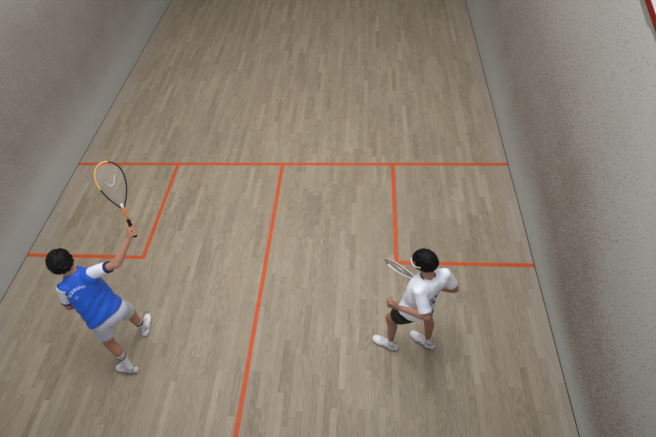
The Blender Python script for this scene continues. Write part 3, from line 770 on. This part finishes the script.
# ------------------------------------------------------------------ player in white
WJ = dict(pel=(1.662,-2.644,0.868), neck=(1.730,-2.580,1.311), head=(1.687,-2.532,1.478), shr=(1.871,-2.551,1.312), shl=(1.648,-2.716,1.312),
          elr=(2.002,-2.539,1.035), har=(1.845,-2.549,0.969), ell=(1.721,-2.857,1.135), hal=(1.390,-2.790,1.214),
          hil=(1.600,-2.690,0.854), knl=(1.467,-2.589,0.491), anl=(1.486,-2.694,0.100), hir=(1.722,-2.600,0.861), knr=(1.835,-2.540,0.455), anr=(1.871,-2.658,0.100))
WJ['f'] = (-0.70, 0.71, 0); WJ['hf'] = (-0.80, 0.50, -0.42); axes(WJ)
WJ['tl'] = V((-0.90, 0.44, 0)); WJ['tr'] = V((-0.80, 0.60, 0))
butt, tip = V((1.903,-2.437,0.795)), V((1.400,-2.349,1.166))
a_ = unit(tip-butt); vd = unit((tip+butt)/2-CAM); pz = a_.cross(vd).normalized()
nrm = pz*math.sin(math.radians(69)) + vd*math.cos(math.radians(69))
rk2, ra2, rn2, rs2 = racket('squash_racket', butt, butt+a_*0.650, nrm, 'white', 'white squash racket held edge-on in front of the player in the white shirt', 'racket')
G2 = butt+ra2*0.062
elr = V(WJ['elr']); wr2 = G2-(G2-elr).normalized()*0.085; WJ['wr'] = wr2; WJ['hcr'] = G2
ell2 = V(WJ['ell']); hal2 = V(WJ['hal']); wl2 = ell2+(hal2-ell2).normalized()*0.245; WJ['wl'] = wl2; WJ['hcl'] = wl2+(hal2-ell2).normalized()*0.09
p2 = root_person('person', (1.65, -2.65, 0), 'dark-haired player in a white T-shirt and black shorts, bending forward beside the right box')
build_body(WJ, p2, M['skin_tan'], lambda b: hand_grip(b, wr2, G2, ra2), lambda b: hand_open(b, wl2, hal2-ell2, (-0.2, 0.8, 0.1), -1, 0.75))
build_hair(WJ, p2, 8, 0.012)
up, f2, r2 = WJ['up'], WJ['tf'], WJ['tr_']; pel2, neck2 = V(WJ['pel']), V(WJ['neck'])
def prims(bm):
    torso_shell(bm, WJ, 0.005, 0.022, 0.05, 0.026, 0.012)
    for S, E, t in ((WJ['shr'], WJ['elr'], 0.60), (WJ['shl'], WJ['ell'], 0.72)):
        S, E = V(S), V(E); capsule(bm, S, 0.050, lerp(S, E, t), 0.056); capsule(bm, lerp(S, E, t), 0.056, lerp(S, E, t+0.12), 0.056)
def disp(v):
    q = v-pel2; h = q.dot(up); a = q.dot(r2); b = q.dot(f2)
    k = max(0.0, min(1.0, (0.34-h)/0.22))
    return math.sin((h*0.7+a*0.9)*48 + 2.5*noise.noise(v*6))*0.0045*k + noise.noise(v*11)*0.006 + noise.noise(v*5)*0.006*k
S_w, E_w = V(WJ['shr']), V(WJ['elr']); S2w, E2w = V(WJ['shl']), V(WJ['ell']); dRw = unit(E_w-S_w); dLw = unit(E2w-S2w)
cuts = [(pel2-up*0.008, -up, lambda c: (c-pel2).dot(up) < 0.05, -1),
        (neck2+up*0.026, up+f2*0.2, lambda c: ((c-neck2+r2*0.014)-up*(c-neck2).dot(up)).length < 0.062 and (c-neck2).dot(up) > -0.08, -1),
        (lerp(S_w, E_w, .62), dRw, lambda c: (c-lerp(S_w, E_w, .72)).length < 0.12 and (c-pel2).dot(r2) > 0.11, -1),
        (lerp(S2w, E2w, .76), dLw, lambda c: (c-lerp(S2w, E2w, .86)).length < 0.13 and (c-S2w).dot(dLw) > 0.1, -1)]
wr_, wt = cloth(prims, 0.007, cuts, 14, disp, {0: ('t_shirt', M['white_cloth'], None)}, p2)
# irregular dark print down the right of the back
def blob(items, m, name):
    V_, F_ = [], []; rnd = random.Random(5)
    for x, y, w, h, rot in items:
        c, s = math.cos(rot), math.sin(rot); b = len(V_); N = 14
        pts = [(0, 0)]+[(w*(0.75+0.35*rnd.random())*math.cos(2*PI*k/N), h*(0.75+0.35*rnd.random())*math.sin(2*PI*k/N)) for k in range(N)]
        V_ += lie_on(wt, [(x+px*c-py*s, y+px*s+py*c) for px, py in pts], pel2+up*0.265-r2*0.050, r2, up, f2, 0.0022)
        F_ += [(b, b+1+k, b+1+(k+1) % N) for k in range(N)]
    o = fromnp(name, V_, F_, m, wr_[0], False); md = o.modifiers.new('t', 'SOLIDIFY'); md.thickness = 0.001; md.offset = 0; return o
blob([(0.055,0.045,.013,.022,.3),(0.085,0.050,.006,.018,-.4),(0.025,0.030,.014,.006,.5),(0.010,0.022,.006,.018,.1),(0.030,0.005,.010,.005,0),
      (0.058,-0.035,.020,.024,.4),(0.045,-0.065,.007,.018,-.5),(0.015,-0.050,.008,.024,.3),(0.000,-0.052,.006,.018,-.3),(-0.012,-0.075,.007,.012,0),(0.03,-0.085,.006,.012,.6)], M['print'], 'back_print')
blob([(0.03,0.085,.010,.007,.2),(0.05,0.095,.010,.007,.2),(0.07,0.105,.010,.007,.2),(0.09,0.112,.008,.006,.2),(0.00,0.055,.020,.006,.3),(0.04,0.070,.020,.005,.3)], M['print_soft'], 'back_print')
# small mark on the left sleeve
V_, F_ = [], []
sx = unit(dLw.cross(V((0,0,1)))); 
for k, (u0, w0) in enumerate(((-0.022, .010), (-0.004, .008), (0.014, .012))):
    b = len(V_)
    for px, py in ((-w0*.7, -0.003), (w0*.7, -0.003), (w0*.7, 0.004), (-w0*.7, 0.004)):
        o_ = lerp(S2w, E2w, .60) + V((0.45,-0.45,0.77)).normalized()*0.3; tgt = lerp(S2w, E2w, .60)+f2*(-(u0+px))*-1+dLw*py
        h = wt.ray_cast(o_+(tgt-lerp(S2w, E2w, .60)), -V((0.45,-0.45,0.77)).normalized()); V_.append((h[0]+h[1]*0.002) if h[0] is not None else tgt)
    F_.append((b, b+1, b+2, b+3))
o = fromnp('sleeve_mark', V_, F_, M['print_soft'], wr_[0], False); md = o.modifiers.new('t', 'SOLIDIFY'); md.thickness = 0.001
shorts(WJ, p2, M['black_cloth'], 0.52, 0.46, 0.088)
sock(p2, WJ['knl'], WJ['anl'], WJ['tl'], 0.86, [])
sock(p2, WJ['knr'], WJ['anr'], WJ['tr'], 0.86, [])
shoe(p2, WJ['anl'], WJ['tl'], 0, M['shoe_white'], M['shoe_grey'], 0.285)
shoe(p2, WJ['anr'], WJ['tr'], 0, M['shoe_white'], M['shoe_grey'], 0.285)
# white protective eyewear
H, hf, hr, hu = V(WJ['head']), WJ['hf'], WJ['hr'], WJ['hu']
bm = bmesh.new()
arc = [H+hr*0.088*math.sin(t)+hf*(0.004+0.104*math.cos(t))+hu*0.008 for t in [(-1.75+3.5*i/24) for i in range(25)]]
tube(bm, [p+hu*0.014 for p in arc], 0.0045, 8); tube(bm, [p-hu*0.016 for p in arc[5:20]], 0.004, 8)
for i in (5, 12, 19): tube(bm, [arc[i]+hu*0.014, arc[i]-hu*0.016], 0.004, 8)
frombm('eye_guard', bm, M['frame_white'], p2)

# ------------------------------------------------------------------ camera, world, view
cd = bpy.data.cameras.new('camera'); cam = bpy.data.objects.new('camera', cd); COL.objects.link(cam)
R_ = V((0.99616924, 0.06171904, -0.06194839)); U_ = V((-0.01199327, 0.79815162, 0.60233724)); F_ = V((-0.08661988, 0.59928687, -0.79583431))
m = Matrix((( R_.x, U_.x, -F_.x, CAM.x), (R_.y, U_.y, -F_.y, CAM.y), (R_.z, U_.z, -F_.z, CAM.z), (0, 0, 0, 1)))
cam.matrix_world = m; cd.sensor_width = 36; cd.lens = 430.305/656*36; cd.clip_start = 0.05
SC.camera = cam
w = bpy.data.worlds.new('world'); SC.world = w; w.use_nodes = True
w.node_tree.nodes['Background'].inputs[0].default_value = (0.90, 0.95, 1.0, 1); w.node_tree.nodes['Background'].inputs[1].default_value = 0.8
SC.view_settings.view_transform = 'Standard'; SC.view_settings.look = 'None'; SC.view_settings.gamma = 1; SC.view_settings.use_curve_mapping = False
SC.view_settings.exposure = 0.12
